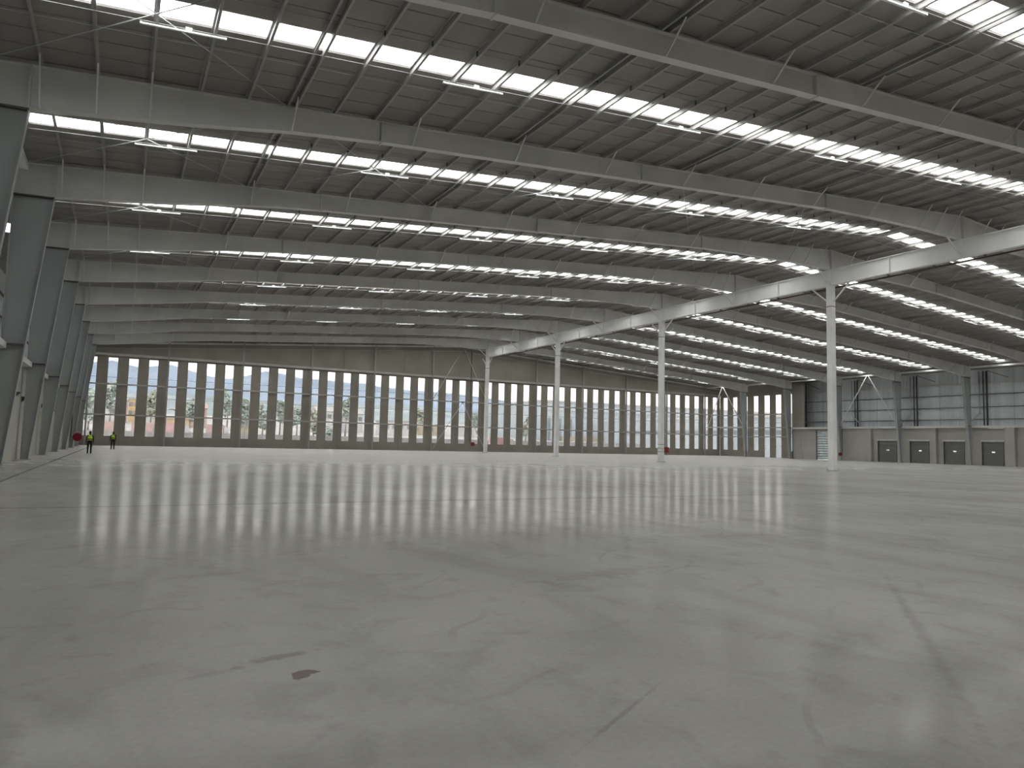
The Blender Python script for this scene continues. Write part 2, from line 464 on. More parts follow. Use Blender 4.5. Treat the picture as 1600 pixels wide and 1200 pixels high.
def brace_mesh(xa, xb):
    m = MB(); d = -.05
    return [MB().tube([(xa, -10, ZR(xa) + d), (xb, 0, ZR(xb) + d)], .016, 6).mesh('cross_brace', 'galv'),
            MB().tube([(xb, -10, ZR(xb) + d - .05), (xa, 0, ZR(xa) + d - .05)], .016, 6).mesh('cross_brace', 'galv')]
BR_X = [-4.7, 4.914, 14.41, 23.91, 33.4, 42.9]
ME_BR_L = [brace_mesh(a, b) for a, b in zip(BR_X, BR_X[1:])]
ME_BR_R = [brace_mesh(mir(b), mir(a)) for a, b in zip(BR_X, BR_X[1:])]
VIS = list(range(-1, 9))
for k in range(-2, 9):
    n_far = 8 - k
    lab = ('grey sheet roof bay with a skylight strip, next to the far wall' if n_far == 0
           else 'grey sheet roof bay with a skylight strip, %s in from the far wall' % ORD[n_far])
    c = empty('ceiling', (XR, FR(k) - 5, 17), lab, 'roof', kind='structure')
    yA, yB = FR(k - 1), FR(k)
    for s in 'lr':
        for i in range(4):
            link('roof_sheet', SHEET[s, 'a'], c, (0, yA + i * W_A, 0))
            link('roof_sheet', SHEET[s, 'b'], c, (0, yB + SKY1 + i * W_B, 0))
    for me in ME_FILL: link('roof_sheet', me, c, (0, yB + SKY0, 0))
    for me in ME_SKY: link('skylight_panel', me, c, (0, yB + SKY0, 0))
    if k not in VIS: continue
    for i, x in enumerate(PUR_L + [XR] + PUR_R):
        ii = i if i < 32 else (i - 33 if i > 32 else -1)
        if ii in DOUBLE:
            p = link('double_purlin', ME_CHAN_L, c, (x, yA, ZR(x))); p['label'] = 'channel of a paired purlin'
            link('double_purlin', ME_CHAN_R, c, (x, yA, ZR(x)))
        else:
            link('purlin', ME_PURLIN, c, (x, yA, ZR(x)))
        if k <= 2 and 5 < i < 32: link('purlin_clip', ME_CLIP, c, (x, yB - 6.30, ZR(x)))
    link('conduit', ME_COND, c, (0, yB, 0))
    link('sag_rod', ME_SAG1, c, (0, yB, 0)); link('sag_rod', ME_SAG2, c, (0, yB, 0))
    for x in (-4.45, mir(-4.3)): link('eave_strut', ME_EAVE_L, c, (x, yA, ZR(x) - .12))
    todo = (ME_BR_L + ME_BR_R) if k in (1, 5) else ([ME_BR_L[0]] + [ME_BR_R[0]] + ([ME_BR_L[-1], ME_BR_R[-1]] if k > 1 else []))
    for pair in todo:
        for me in pair: link('cross_brace', me, c, (0, yB, 0))

# sampling guides for the daylight openings (portals give off no light of their own)
def portal(loc, sx, sy, rot):
    ld = bpy.data.lights.new('daylight_portal', 'AREA'); ld.shape = 'RECTANGLE'; ld.size = sx; ld.size_y = sy
    ld.cycles.is_portal = True
    o = bpy.data.objects.new('daylight_portal', ld); col.objects.link(o); o.location = loc; o.rotation_euler = rot
for k in range(-2, 9):
    ym = FR(k) + (SKY0 + SKY1) / 2
    for xa, xb in ((-3.9, XR - .45), (XR + .45, mir(-3.9))):
        xm = (xa + xb) / 2; sl = SL if xm < XR else -SR
        portal((xm, ym, ZR(xm) + PD + .16), xb - xa, SKY1 - SKY0, (0, -math.atan(sl), 0))
portal((49.5, YW + .22, 6.3), 108, 10.4, (-math.pi/2, 0, 0))
portal((104.35, 98, 5.8), 11.6, 18.5, (0, math.pi/2, 0))

# ------------------------------------------------------------------ rafters
def xs_profile():
    L = [-4.78, -3.27, -.8, 1.5, 5, 8.4, 14, 21.4, 28, 34.5, 38, 43, XR]
    return L + [mir(x) for x in reversed(L[:-1])]
PX = xs_profile()
FLY = [0, 1, 2, 5, 8, 11, 14, 17, 20, 23, 26, 29, 30, 31]
def make_rafter(k, label):
    y = FR(k)
    t = empty('roof_rafter', (XR, y, ZR(XR) - 1.5), label, 'beam', 'main roof rafters')
    web = [(x, ZR(x) - .02) for x in PX] + [(x, ZR(x) - depth(x) + .02) for x in reversed(PX)]
    # web as quads so it stays clean
    m = MB(); n = len(PX)
    for i in range(n - 1):
        a, b = PX[i], PX[i+1]
        m.add([(a, y-.012, ZR(a)-.02), (b, y-.012, ZR(b)-.02), (b, y-.012, ZR(b)-depth(b)+.02), (a, y-.012, ZR(a)-depth(a)+.02),
               (a, y+.012, ZR(a)-.02), (b, y+.012, ZR(b)-.02), (b, y+.012, ZR(b)-depth(b)+.02), (a, y+.012, ZR(a)-depth(a)+.02)],
              [(0,1,2,3), (7,6,5,4)])
    m.build('web', 'steel_grey', t)
    MB().band([(x, ZR(x)) for x in PX], .03, 'y', y - .16, y + .16).build('top_flange', 'steel_grey', t)
    MB().band([(x, ZR(x) - depth(x) + .03) for x in PX], .03, 'y', y - .16, y + .16).build('bottom_flange', 'steel_grey', t)
    for x in (-3.27, 8.4, 21.4, 34.5, mir(34.5), mir(21.4), mir(8.4), mir(-3.27)):
        MB().box(x - .03, x + .03, y - .15, y + .15, ZR(x) - depth(x) - .05, ZR(x) - .01).build('splice_plate', 'steel_grey', t)
    MB().box(XR - .04, XR + .04, y - .17, y + .17, ZR(XR) - depth(XR), ZR(XR) - .03).build('ridge_plate', 'steel_grey', t)
    for i in FLY:
        for x in (PUR_L[i], PUR_R[i]):
            sides = (-1, 1) if i in DOUBLE else (-1,)
            for sd in sides:
                MB().bar((x + .03, y + sd * .12, ZR(x) - depth(x) + .06), (x + .03, y + sd * 1.05, ZR(x) + .03), .05, .05).build('fly_brace', 'steel_grey', t)
    # braces down to the ridge girder
    for sx in (-1, 1):
        MB().bar((XR + sx * 1.5, y, ZR(XR) - 1.60), (XR + sx * .16, y, 14.32), .09, .07).build('girder_brace', 'steel_white', t)
    return t
for k in range(-2, 8):
    n = k + 1
    if k == -2: lab = 'grey steel roof rafter almost overhead, just beyond the top right of view'
    elif k == -1: lab = 'grey steel roof rafter nearest overhead, crossing the top right of the picture'
    elif k == 7: lab = 'grey tapered steel roof rafter closest to the far wall of windows'
    else: lab = 'grey tapered steel roof rafter, %s one back from the nearest overhead' % ORD[k]
    make_rafter(k, lab)

# ------------------------------------------------------------------ eave columns
def make_column(side, k):
    y = FR(k)
    if side == 'l': X = lambda x: x
    else: X = mir_c
    t = empty('eave_column', (X(-4.65), y, 0), '', 'column', 'tapered eave columns')
    q = [(X(XLO), 0), (X(-4.47), 0), (X(-3.27), 11.80), (X(XLO), 11.75)]
    MB().prism(q, 'y', y - .012, y + .012).build('web', 'column_grey', t)
    MB().bar((X(-4.45), y, 0), (X(-3.26), y, 11.80), .34, .035, (1, 0, 0)).build('inner_flange', 'column_grey', t)
    MB().bar((X(XLO), y, 0), (X(XLO), y, 11.76), .34, .035, (1, 0, 0)).build('outer_flange', 'column_grey', t)
    MB().prism(sorted_poly([(X(XLO), 11.74), (X(-3.24), 11.79), (X(-3.24), 11.85), (X(XLO), 11.80)]), 'y', y - .18, y + .18).build('cap_plate', 'dark_steel', t)
    MB().box(min(X(XLO - .12), X(-4.3)), max(X(XLO - .12), X(-4.3)), y - .24, y + .24, 0, .04).build('base_plate', 'column_grey', t)
    MB().box(min(X(XLO), X(-3.95)), max(X(XLO), X(-3.95)), y - .17, y + .17, 5.21, 5.27).build('stiffener', 'dark_steel', t)
    return t
def sorted_poly(p): return p
def mir_c(x): return XRO + (XLO - x)     # mirror image of the column section at the right eave
def col_label(side, k):
    w = 'left' if side == 'l' else 'right'
    if k == 7: return 'tapered grey steel column on the %s, the one nearest the far wall' % w
    if side == 'l': return 'tapered grey steel column on the left, %s from the camera' % ORD[k]
    return 'tapered grey steel column before the right dock wall, %s back from the far wall' % ORD[7 - k]
cl = make_column('l', 0); tag(cl, col_label('l', 0))
for k in range(1, 8): tag(copy_tree(cl, (0, 10 * k, 0)), col_label('l', k))
cr = make_column('r', 7); tag(cr, col_label('r', 7))
for k in range(6, 1, -1): tag(copy_tree(cr, (0, 10 * (k - 7), 0)), col_label('r', k))

# ------------------------------------------------------------------ ridge girder and its columns
gy0, gy1 = YB + .4, FR(7) + .25
ZG0, ZG1 = 14.22, ZR(XR) - 1.56
g = empty('ridge_girder', (XR, 40, ZG0), 'long pale steel girder under the ridge, carried by the white columns', 'beam')
MB().box(XR - .014, XR + .014, gy0, gy1, ZG0 + .03, ZG1 - .03).build('web', 'girder_grey', g)
MB().box(XR - .2, XR + .2, gy0, gy1, ZG1 - .03, ZG1).build('top_flange', 'girder_grey', g)
MB().box(XR - .2, XR + .2, gy0, gy1, ZG0, ZG0 + .03).build('bottom_flange', 'girder_grey', g)
y = FR(-3) + 5
while y < gy1:
    MB().box(XR - .19, XR + .19, y - .02, y + .02, ZG0 + .03, ZG1 - .03).build('stiffener', 'steel_white', g)
    y += 5
MB().box(XR - .2, XR + .2, gy1, gy1 + .03, ZG0, ZG1).build('end_plate', 'girder_grey', g)
pp = empty('fire_pipe', (XR + .32, 40, 14.0), 'dark maroon pipe slung below the ridge girder', 'pipe')
MB().tube([(XR + .32, gy0, 14.08), (XR + .32, gy1 - 1, 14.08)], .055, 10).build('pipe_run', 'pipe_maroon', pp, True)
yy = FR(-1) + 2
while yy < gy1 - 2:
    MB().box(XR + .14, XR + .36, yy - .03, yy + .03, 14.12, 14.218).build('hanger', 'dark_steel', pp)
    yy += 3.33
rc_lab = {-1: 'white steel ridge column out of view beside the camera', 1: 'white steel box column under the ridge girder, nearest of the four',
          3: 'white steel box column under the ridge girder, second nearest, with a small notice', 5: 'white steel box column under the ridge girder, third nearest',
          7: 'white steel box column under the end of the ridge girder, farthest'}
def make_ridge_column(k):
    y = FR(k)
    t = empty('ridge_column', (XR, y, 0), rc_lab[k], 'column', 'white ridge columns')
    MB().box(XR - .23, XR + .23, y - .23, y + .23, .03, ZG0 - .02).build('shaft', 'steel_white', t)
    MB().box(XR - .32, XR + .32, y - .32, y + .32, 0, .03).build('base_plate', 'dark_steel', t)
    MB().box(XR - .3, XR + .3, y - .3, y + .3, ZG0 - .03, ZG0).build('cap_plate', 'steel_white', t)
    MB().box(XR - .245, XR + .245, y - .245, y + .245, 12.55, 12.6).build('clamp_band', 'dark_steel', t)
    for s in (-1, 1):
        MB().bar((XR, y + s * .22, 12.95), (XR, y + s * 1.62, ZG0 - .065), .09, .09).build('knee_brace', 'steel_white', t)
    return t
rc = make_ridge_column(1)
for k in (3, 5, 7): tag(copy_tree(rc, (0, 10 * (k - 1), 0)), rc_lab[k])
# notice strapped to the second ridge column
nt_ = empty('notice_plate', (XR - .24, FR(3) - .24, 1.1), 'small white notice strapped to the second ridge column', 'sign')
MB().box(XR - .2, XR + .14, FR(3) - .262, FR(3) - .235, 1.0, 1.38).build('plate', 'sign_white', nt_)
for z in (1.0, 1.36, 1.72):
    MB().box(XR - .25, XR + .25, FR(3) - .25, FR(3) + .25, z - .02, z + .03).build('strap', 'dark_steel', nt_)

# ------------------------------------------------------------------ far wall
wf = empty('wall_far', (48, YW, 0), 'far wall of beige concrete panels with tall slit windows', 'wall', kind='structure')
WX0, WP, WW = -3.94, 2.3703, 1.16
WZ0, WZ1 = 1.20, 11.43
NW = 46
TW = .20
XC0, XCS = 4.92, 9.481          # wall columns
XL_C, XR_C = -8.6, 104.0        # corners
# concrete panels, two windows each
j = 0; left = XL_C
cuts = [XL_C] + [WX0 + WP * (j - .5) for j in range(0, NW, 2)] + [XR_C]
cuts[1] = max(cuts[1], XL_C + .5)
GAP = .012
for a, b in zip(cuts, cuts[1:]):
    hs = [(WX0 + WP * q - WW/2, WX0 + WP * q + WW/2) for q in range(NW) if a < WX0 + WP * q < b]
    us = [a + GAP] + [e for h in hs for e in h] + [b - GAP]
    MB().grid_holes(us, [0, WZ0, WZ1, 11.62], lambda i, jj: jj == 1 and i % 2 == 1 and i < len(us) - 1 and len(us) > 2,
                    lambda u, v, t: (u, t, v), YW, YW + TW).build('concrete_panel', 'concrete_wall', wf)
    MB().box(b - GAP, b + GAP, YW + .03, YW + TW - .02, 0, 11.62).build('panel_joint', 'joint_filler', wf)
# upper cladding between the wall columns, cut to the roof slope
xc = [XC0 + XCS * i for i in range(11)]
ub = [XL_C] + [x for p in zip(xc, [x + XCS/2 for x in xc]) for x in p]
ub = [u for u in ub if u < XR_C - .6] + [XR_C]
for a, b in zip(ub, ub[1:]):
    pts = [(a + .008, 11.62), (b - .008, 11.62), (b - .008, ZR(b) + PD)]
    if a < XR < b: pts.append((XR, ZR(XR) + PD))
    pts.append((a + .008, ZR(a) + PD))
    MB().prism(pts, 'y', YW - .03, YW + TW).build('upper_panel', 'concrete_upper', wf)
    MB().box(b - .012, b + .012, YW + .02, YW + TW - .01, 11.62, min(ZR(a), ZR(b)) + PD - .05).build('panel_joint', 'joint_filler', wf)
MB().box(XL_C, XR_C, YW - .30, YW - .03, 11.64, 11.70).build('ledge_beam', 'girt_steel', wf)
MB().box(XL_C, XR_C, YW - .30, YW - .27, 11.70, 11.95).build('ledge_beam', 'girt_steel', wf)
for z in (3.96, 7.93):
    m = MB().box(XL_C, XR_C, YW - .22, YW - .02, z + .08, z + .10)
    m.build('girt', 'girt_steel', wf)
    MB().box(XL_C, XR_C, YW - .22, YW - .20, z - .09, z + .08).build('girt', 'girt_steel', wf)
rk = [(x, ZR(x) - .02) for x in (XL_C + .3, XR, XR_C - .3)]
MB().band(rk, .25, 'y', YW - .42, YW - .36).build('rake_beam', 'steel_grey', wf)
MB().band([(x, z - .75) for x, z in rk], .07, 'y', YW - .14, YW - .04).build('rake_rail', 'girt_steel', wf)
def wall_col(x):
    p = MB(); zt = ZR(x) - .1; y0, y1 = YW - .46, YW - .24
    p.box(x - .10, x + .10, y0, y0 + .016, 0, zt); 
    p.box(x - .006, x + .006, y0 + .016, y1 - .016, 0, zt)
    p.box(x - .10, x + .10, y1 - .016, y1, 0, zt)
    return p.build('wall_column', 'wall_column_grey', wf)
for x in xc + [-4.2]: wall_col(x)
# rod bracing in the ridge bay
def rod(parent, p, q, r=.045, m='steel_grey', name='brace_rod'):
    return MB().tube([p, q], r, 8).build(name, m, parent, True)
yb = YW - .58
for xa in (xc[4], xc[5]):
    rod(wf, (XR + .3 + (-.15 if xa < XR else .15), yb, 16.5), (xa, yb, 8.1)); rod(wf, (XR + .35, yb, 7.85), (xa + (.15 if xa < XR else -.15), yb, .3))
MB().box(XR + .2, XR + .5, yb - .03, yb + .03, 7.7, 8.0).build('gusset', 'dark_steel', wf)

win_no = 0
ME_PANE = {}
def make_window(cx, cy, z0, z1, w, axis, label, splits=(6.28, 8.87), door=False):
    """axis 'x': window in the far wall (width along x); 'y': window in the right wall"""
    global win_no
    win_no += 1
    t = empty('window_%d' % win_no, (cx, cy, z0), label, 'window', 'slit windows', 'structure')
    fr = .045
    mp = (lambda u, v, tt: (cx + u, cy + tt, v)) if axis == 'x' else (lambda u, v, tt: (cx + tt, cy + u, v))
    MB().grid_holes([-w/2, -w/2 + fr, w/2 - fr, w/2], [z0, z0 + fr, z1 - fr, z1], lambda i, j: i == 1 and j == 1, mp, .07, .13).build('window_frame', 'window_frame', t)
    zs = [z0 + fr] + list(splits) + [z1 - fr]
    for z in splits:
        MB().grid_holes([-w/2 + fr, w/2 - fr], [z - .02, z + .02], lambda i, j: False, mp, .075, .125).build('mullion', 'window_frame', t)
    for a, b in zip(zs, zs[1:]):
        MB().grid_holes([-w/2 + fr, w/2 - fr], [a + .02 * (a != zs[0]), b - .02 * (b != zs[-1])], lambda i, j: False, mp, .095, .103).build('pane', 'window_glass', t)
    return t
def nth(i): 
    return ['', 'first', 'second', 'third', 'fourth', 'fifth', 'sixth', 'seventh', 'eighth', 'ninth', 'tenth', 'eleventh', 'twelfth', 'thirteenth', 'fourteenth', 'fifteenth',
            'sixteenth', 'seventeenth', 'eighteenth', 'nineteenth', 'twentieth', '21st', '22nd', '23rd'][i]
for j in range(NW):
    lab = ('tall slit window in the far wall, %s from its left end' % nth(j + 1)) if j < 23 else ('tall slit window in the far wall, %s from its right end' % nth(NW - j))
    make_window(WX0 + WP * j, YW, WZ0, WZ1, WW, 'x', lab)

# ------------------------------------------------------------------ right wall
XD = 101.3                    # inner face of the dock wall
XCL_ = 104.8
XWR = 104.0                   # inner face of the window wall
YS = 87.5                     # where the two meet
wr = empty('wall_right', (XD, 50, 0), 'right wall: concrete dock wall below, blue-grey sheet cladding above', 'wall', kind='structure')
RWIN = [(105.95, 0), (103.39, 0), (100.80, 0), (98.16, 0), (95.52, 1), (92.89, 1), (90.30, 0)]
edges = sorted(RWIN)
us = [YS]; holes = {}
for c, d in edges:
    w = 1.32 if d else 1.18
    us += [c - w/2, c + w/2]
us.append(YW)
def hole_r(i, j):
    if i % 2 == 0 or i >= len(us) - 1: return False
    d = edges[(i - 1) // 2][1]
    return j == 1 or (d and j == 0)
MB().grid_holes(us, [0, 1.18, 11.36, ZR(XWR) + PD], hole_r, lambda u, v, t: (t, u, v), XWR, XWR + TW).build('concrete_panel', 'concrete_wall', wr)
for n, (c, d) in enumerate(RWIN):
    lab = ('tall slit window in the right wall, %s from the far corner' % nth(n + 1)) if not d else ('floor-length glazed slit in the right wall, %s from the far corner' % nth(n + 1))
    make_window(XWR, c, .0 if d else 1.18, 11.36, 1.32 if d else 1.18, 'y', lab, (2.1, 6.28, 8.87) if d else (6.28, 8.87))
for z in (3.74, 5.42, 7.82):
    MB().box(XWR - .2, XWR - .02, YS + .5, YW - .3, z + .06, z + .08).build('girt', 'girt_steel', wr)
    MB().box(XWR - .2, XWR - .18, YS + .5, YW - .3, z - .1, z + .06).build('girt', 'girt_steel', wr)
MB().box(XD, XCL_ + .1, YS - .2, YS, 0, ZR(XWR) + PD).build('return_panel', 'concrete_wall', wr)
MB().box(XD - .02, XD + .18, 84.9, YS, 5.3, 12.9).build('return_panel', 'concrete_wall', wr)
# dock wall with door openings
DOORS = [(53.51, 56.26), (58.52, 61.38), (63.44, 66.33), (68.37, 71.45)]
DH = 3.22
SHUT = (78.9, 82.6, 4.78)
segs = [(YB, 8.0), (8.0, 18.0), (18.0, 28.0), (28.0, 38.0), (38.0, 47.2), (47.2, 52.3), (52.3, 57.4), (57.4, 62.5), (62.5, 67.4), (67.4, 72.5), (72.5, 77.4), (77.4, 82.62), (82.62, 85.3), (85.3, YS)]
for a, b in segs:
    d = [q for q in DOORS if a < (q[0] + q[1]) / 2 < b]
    if d: us2, zs2, hf = [a + .01, d[0][0], d[0][1], b - .01], [0, DH, 5.05], (lambda i, j: i == 1 and j == 0)
    elif a < 80 < b: us2, zs2, hf = [a + .01, SHUT[0], b - .02], [0, SHUT[2], 5.05], (lambda i, j: i == 1 and j == 0)
    else: us2, zs2, hf = [a + .01, b - .01], [0, 5.05], (lambda i, j: False)
    MB().grid_holes(us2, zs2, hf, lambda u, v, t: (t, u, v), XD, XD + .25).build('dock_panel', 'concrete_grey', wr)
    MB().box(XD + .04, XD + .22, b - .012, b + .012, 0, 5.05).build('panel_joint', 'joint_filler', wr)
for a, b in ((72.2, 73.0), (62.15, 63.05), (51.9, 53.0), (41.6, 42.6)):
    MB().box(XD - .6, XD, a, b, 0, 5.0).build('dock_pier', 'concrete_grey', wr)
for k in range(0, 8):
    ya, yb2 = FR(k - 1), FR(k)
    if k == 7: continue
    MB().box(XD - .45, XD + .3, ya + .02, yb2 - .02, 5.02, 5.30).build('cap_beam', 'steel_grey', wr)
MB().box(XD - .45, XD + .3, FR(6) + .02, YS + .5, 5.02, 5.30).build('cap_beam', 'steel_grey', wr)
XCL = 104.8
MB().box(XD + .25, XCL, YB, YS, 4.95, 5.05).build('dock_roof_or_added_slab', 'concrete_grey', wr)
yy = YS - .2
def ribbed_panel(x, ya, yb3, z0, z1, inward):
    m = MB(); n = max(2, int((yb3 - ya) / .34)); w = (yb3 - ya) / n; prof = []
    for i in range(n):
        u = ya + w * i
        prof += [(u, 0), (u + w*.55, 0), (u + w*.65, .03), (u + w*.9, .03)]
    prof.append((yb3, 0))
    vs = [(x + inward * d, u, z) for z in (z0, z1) for u, d in prof]
    n2 = len(prof)
    vs += [(x - inward * .06, u, z) for z in (z0, z1) for u in (ya, yb3)]
    fs = [(i, i+1, i+1+n2, i+n2) for i in range(n2 - 1)]
    o = 2 * n2
    fs += [(o, o+2, o+3, o+1), (0, o, o+1, n2-1), (n2, 2*n2-1, o+3, o+2), (0, n2, o+2, o), (n2-1, o+1, o+3, 2*n2-1)]
    return m.add(vs, fs)
while yy > 8:
    ya = yy - 3.34
    ribbed_panel(XCL, ya + .012, yy - .012, 5.05, ZR(XCL) + PD, -1).build('cladding_panel', 'cladding_blue', wr)
    MB().box(XCL - .01, XCL + .03, ya - .014, ya + .014, 5.05, ZR(XCL) + PD - .02).build('panel_joint', 'dark_steel', wr)
    yy = ya
MB().box(XCL, XCL + .06, YB, yy, 5.05, ZR(XCL) + PD).build('cladding_panel', 'cladding_blue', wr)
for z, w, mt in ((11.35, .16, 'steel_grey'), (9.76, .08, 'dark_steel'), (8.02, .07, 'dark_steel'), (6.33, .07, 'dark_steel')):
    MB().box(XCL - .2, XCL - .05, 20, YS - .3, z - w/2, z + w/2).build('cladding_rail', mt, wr)
for k in range(2, 7):
    for dy, r in ((.22, .085), (-.22, .11)):
        MB().tube([(XCL - .35, FR(k) + dy, 5.05), (XCL - .35, FR(k) + dy, ZR(XCL) - .1)], r, 8).build('cladding_post', 'dark_steel', wr, True)
    s = 1 if k < 5 else -1
    MB().tube([(XCL - .4, FR(k) + .75, ZR(XCL) - .1), (XCL - .4, FR(k) + .75, 7.45), (XCL - .4, FR(k) + .68, 7.2), (XCL - .4, FR(k) + .75 + 1.4 * s, 5.9), (XCL - .4, FR(k) + .75 + 1.4 * s, 5.05)], .075, 8).build('downpipe', 'galv', wr, True)
    MB().bar((XCL - .3, FR(k) - .3, 13.0), (XCL - .3, FR(k) - 3.0, 11.9), .07, .07).build('eave_brace', 'dark_steel', wr)
# wall bracing frames along the right columns
for (ka, kb, apex) in ((7, 8, 102.6), (4, 5, 72.07)):
    xb = XRO - .75
    z_ap = ZR(xb) - .35
    rod(wr, (xb, apex - .12, z_ap), (xb + .2, FR(ka) + .15, 5.45), .075, 'steel_white', 'brace_tube')
    rod(wr, (xb, apex + .12, z_ap), (xb + .2, FR(kb) - (.6 if kb == 8 else .15), 5.45), .075, 'steel_white', 'brace_tube')
MB().box(XRO - .8, XRO - .5, FR(7) + .2, YW - .5, 5.36, 5.52).build('tie_beam', 'steel_grey', wr)

# dock doors
door_no = 0
def dock_door(a, b, label):
    global door_no
    door_no += 1
    t = empty('door_%d' % door_no, (XD, (a + b) / 2, 0), label, 'door', 'dock doors', 'structure')
    n = 6; h = DH / n
    for i in range(n):
        if i == 3:
            c = (a + b) / 2; us3 = [a + .06, c - .22, c + .22, b - .06]
            MB().grid_holes(us3, [i*h, i*h + .10, i*h + .26, (i+1)*h], lambda p, q: p == 1 and q == 1, lambda u, v, tt: (tt, u, v), XD + .125, XD + .165).build('door_section', 'door_grey', t)
            MB().box(XD + .14, XD + .15, c - .22, c + .22, i*h + .10, i*h + .26).build('door_pane', 'window_glass', t)
        else:
            yz = [(i*h, .165), (i*h, .14), (i*h + .015, .12), ((i+1)*h - .015, .12), ((i+1)*h, .14), ((i+1)*h, .165)]
            vs = [(XD + d, yv, zv) for yv in (a + .06, b - .06) for zv, d in yz]
            MB().add(vs, [(q, (q+1) % 6, (q+1) % 6 + 6, q + 6) for q in range(6)] + [(5,4,3,2,1,0), (6,7,8,9,10,11)]).build('door_section', 'door_grey', t)
    MB().box(XD - .10, XD + .12, a - .12, b + .12, DH - .06, DH + .16).build('header_box', 'door_header', t)
    for yy2 in (a - .02, b - .06):
        MB().box(XD - .06, XD + .2, yy2, yy2 + .08, 0, DH - .06).build('door_track', 'dark_steel', t)
    MB().box(XD + .17, XD + .19, a, b, 0, .07).build('door_seal', 'black_rubber', t)
    return t
for i, (a, b) in enumerate(reversed(DOORS)):
    dock_door(a, b, 'dark grey sectional dock door with a slit pane, %s from the far end' % ORD[i])
door_no += 1
sh = empty('door_%d' % door_no, (XD, 80.7, 0), 'blue-grey slatted roller shutter behind the nearest ridge column', 'door', kind='structure')
z = 0.02; i = 0
while z < SHUT[2] - .01:
    h = .40
    z2 = min(z + h, SHUT[2])
    MB().prism([(XD + .14, z + .006), (XD + .19, z + .006), (XD + .19, z2), (XD + .14, z2), (XD + .02, z + .26)][::-1], 'y', SHUT[0] + .02, SHUT[1] - .02).build('shutter_slat', 'shutter_metal', sh)
    z = z2
for yy2 in (SHUT[0], SHUT[1] - .1): MB().box(XD - .04, XD + .22, yy2, yy2 + .1, 0, SHUT[2]).build('shutter_guide', 'dark_steel', sh)
# strip lamp on the dock beam
dl = empty('dock_lamp', (XD - .3, 52.0, 4.9), 'short white strip lamp under the cap beam of the dock wall', 'lamp')
MB().box(XD - .42, XD - .32, 53.2, 55.2, 4.90, 4.98).build('diffuser', 'led_white', dl)
MB().box(XD - .43, XD - .31, 53.15, 55.25, 4.98, 5.015).build('housing', 'galv', dl)

# ------------------------------------------------------------------ left wall
XLW = -4.98
wl_ = empty('wall_left', (XLW, 50, 0), 'left wall of grey concrete panels below a cap beam', 'wall', kind='structure')
for k in range(-2, 9):
    ya, yb2 = FR(k - 1), FR(k)
    for a, b in ((ya, ya + 6.3), (ya + 6.3, yb2)):
        MB().box(XLW - .2, XLW, a + .012, b - .012, 0, 5.05).build('concrete_panel', 'concrete_grey', wl_)
        MB().box(XLW - .18, XLW - .03, b - .014, b + .014, 0, 5.05).build('panel_joint', 'joint_filler', wl_)
    if k >= 0:
        MB().box(XLW - .1, XLW + .42, ya + .2, yb2 - .2, 5.02, 5.30).build('cap_beam', 'steel_grey', wl_)
MB().box(-8.4, XLW - .2, YB, YW, 4.95, 5.05).build('dock_roof_or_added_slab', 'concrete_grey', wl_)  # unseen slab closing the recess, added to keep outside light out
for k in range(-2, 9):
    ya, yb2 = FR(k - 1), FR(k)
    for i in range(3):
        a = ya + i * 10 / 3
        ribbed_panel(-8.4, a + .01, a + 10/3 - .01, 5.05, ZR(-8.4) + PD, 1).build('cladding_panel', 'cladding_blue', wl_)
MB().box(-8.47, -8.43, YB, YW, 5.05, ZR(-8.4) + PD).build('cladding_backing', 'dark_steel', wl_)
for z in (6.4, 8.1, 9.8, 11.4):
    MB().box(-8.35, -8.2, YB, YW, z - .05, z + .05).build('cladding_rail', 'dark_steel', wl_)
wb = empty('wall_back_unseen', (47, YB, 0), 'unseen plain concrete wall set close behind the camera', 'wall', kind='structure')
MB().prism([(-8.6, 0), (105.2, 0), (105.2, ZR(105.2) + PD), (XR, ZR(XR) + PD), (-8.6, ZR(-8.6) + PD)], 'y', YB - .25, YB).build('concrete_panel', 'concrete_wall', wb)

fd = empty('flood_lamp', (-4.9, FR(1) - .28, 10.2), 'small lit square lamp high beside the second left column', 'lamp')
MB().box(-5.06, -4.72, FR(1) - .26, FR(1) - .18, 9.98, 10.42).build('housing', 'dark_steel', fd)
MB().box(-5.03, -4.75, FR(1) - .275, FR(1) - .26, 10.01, 10.39).build('lamp_face', 'lamp_lit', fd)
MB().box(-4.93, -4.85, FR(1) - .18, FR(1) - .01, 10.14, 10.26).build('bracket', 'dark_steel', fd)
# wall lamps on the left wall panels
def wall_lamp(y, z, label):
    t = empty('wall_lamp', (XLW, y, z), label, 'lamp', 'wall lamps on the left')
    MB().prism([(XLW, z - .16), (XLW + .26, z + .06), (XLW + .26, z + .14), (XLW, z + .14)], 'y', y - .16, y + .16).build('housing', 'dark_steel', t)
    MB().prism([(XLW + .02, z - .165), (XLW + .25, z + .03), (XLW + .25, z + .05), (XLW + .02, z - .14)], 'y', y - .13, y + .13).build('lens', 'led_white', t)
for i, (y, z) in enumerate(((44.6, 3.4), (47.9, 3.3), (58.9, 3.3), (68.9, 3.3))):
    wall_lamp(y, z, 'small dark wedge lamp on the left wall panels, %s from the camera' % ORD[i])

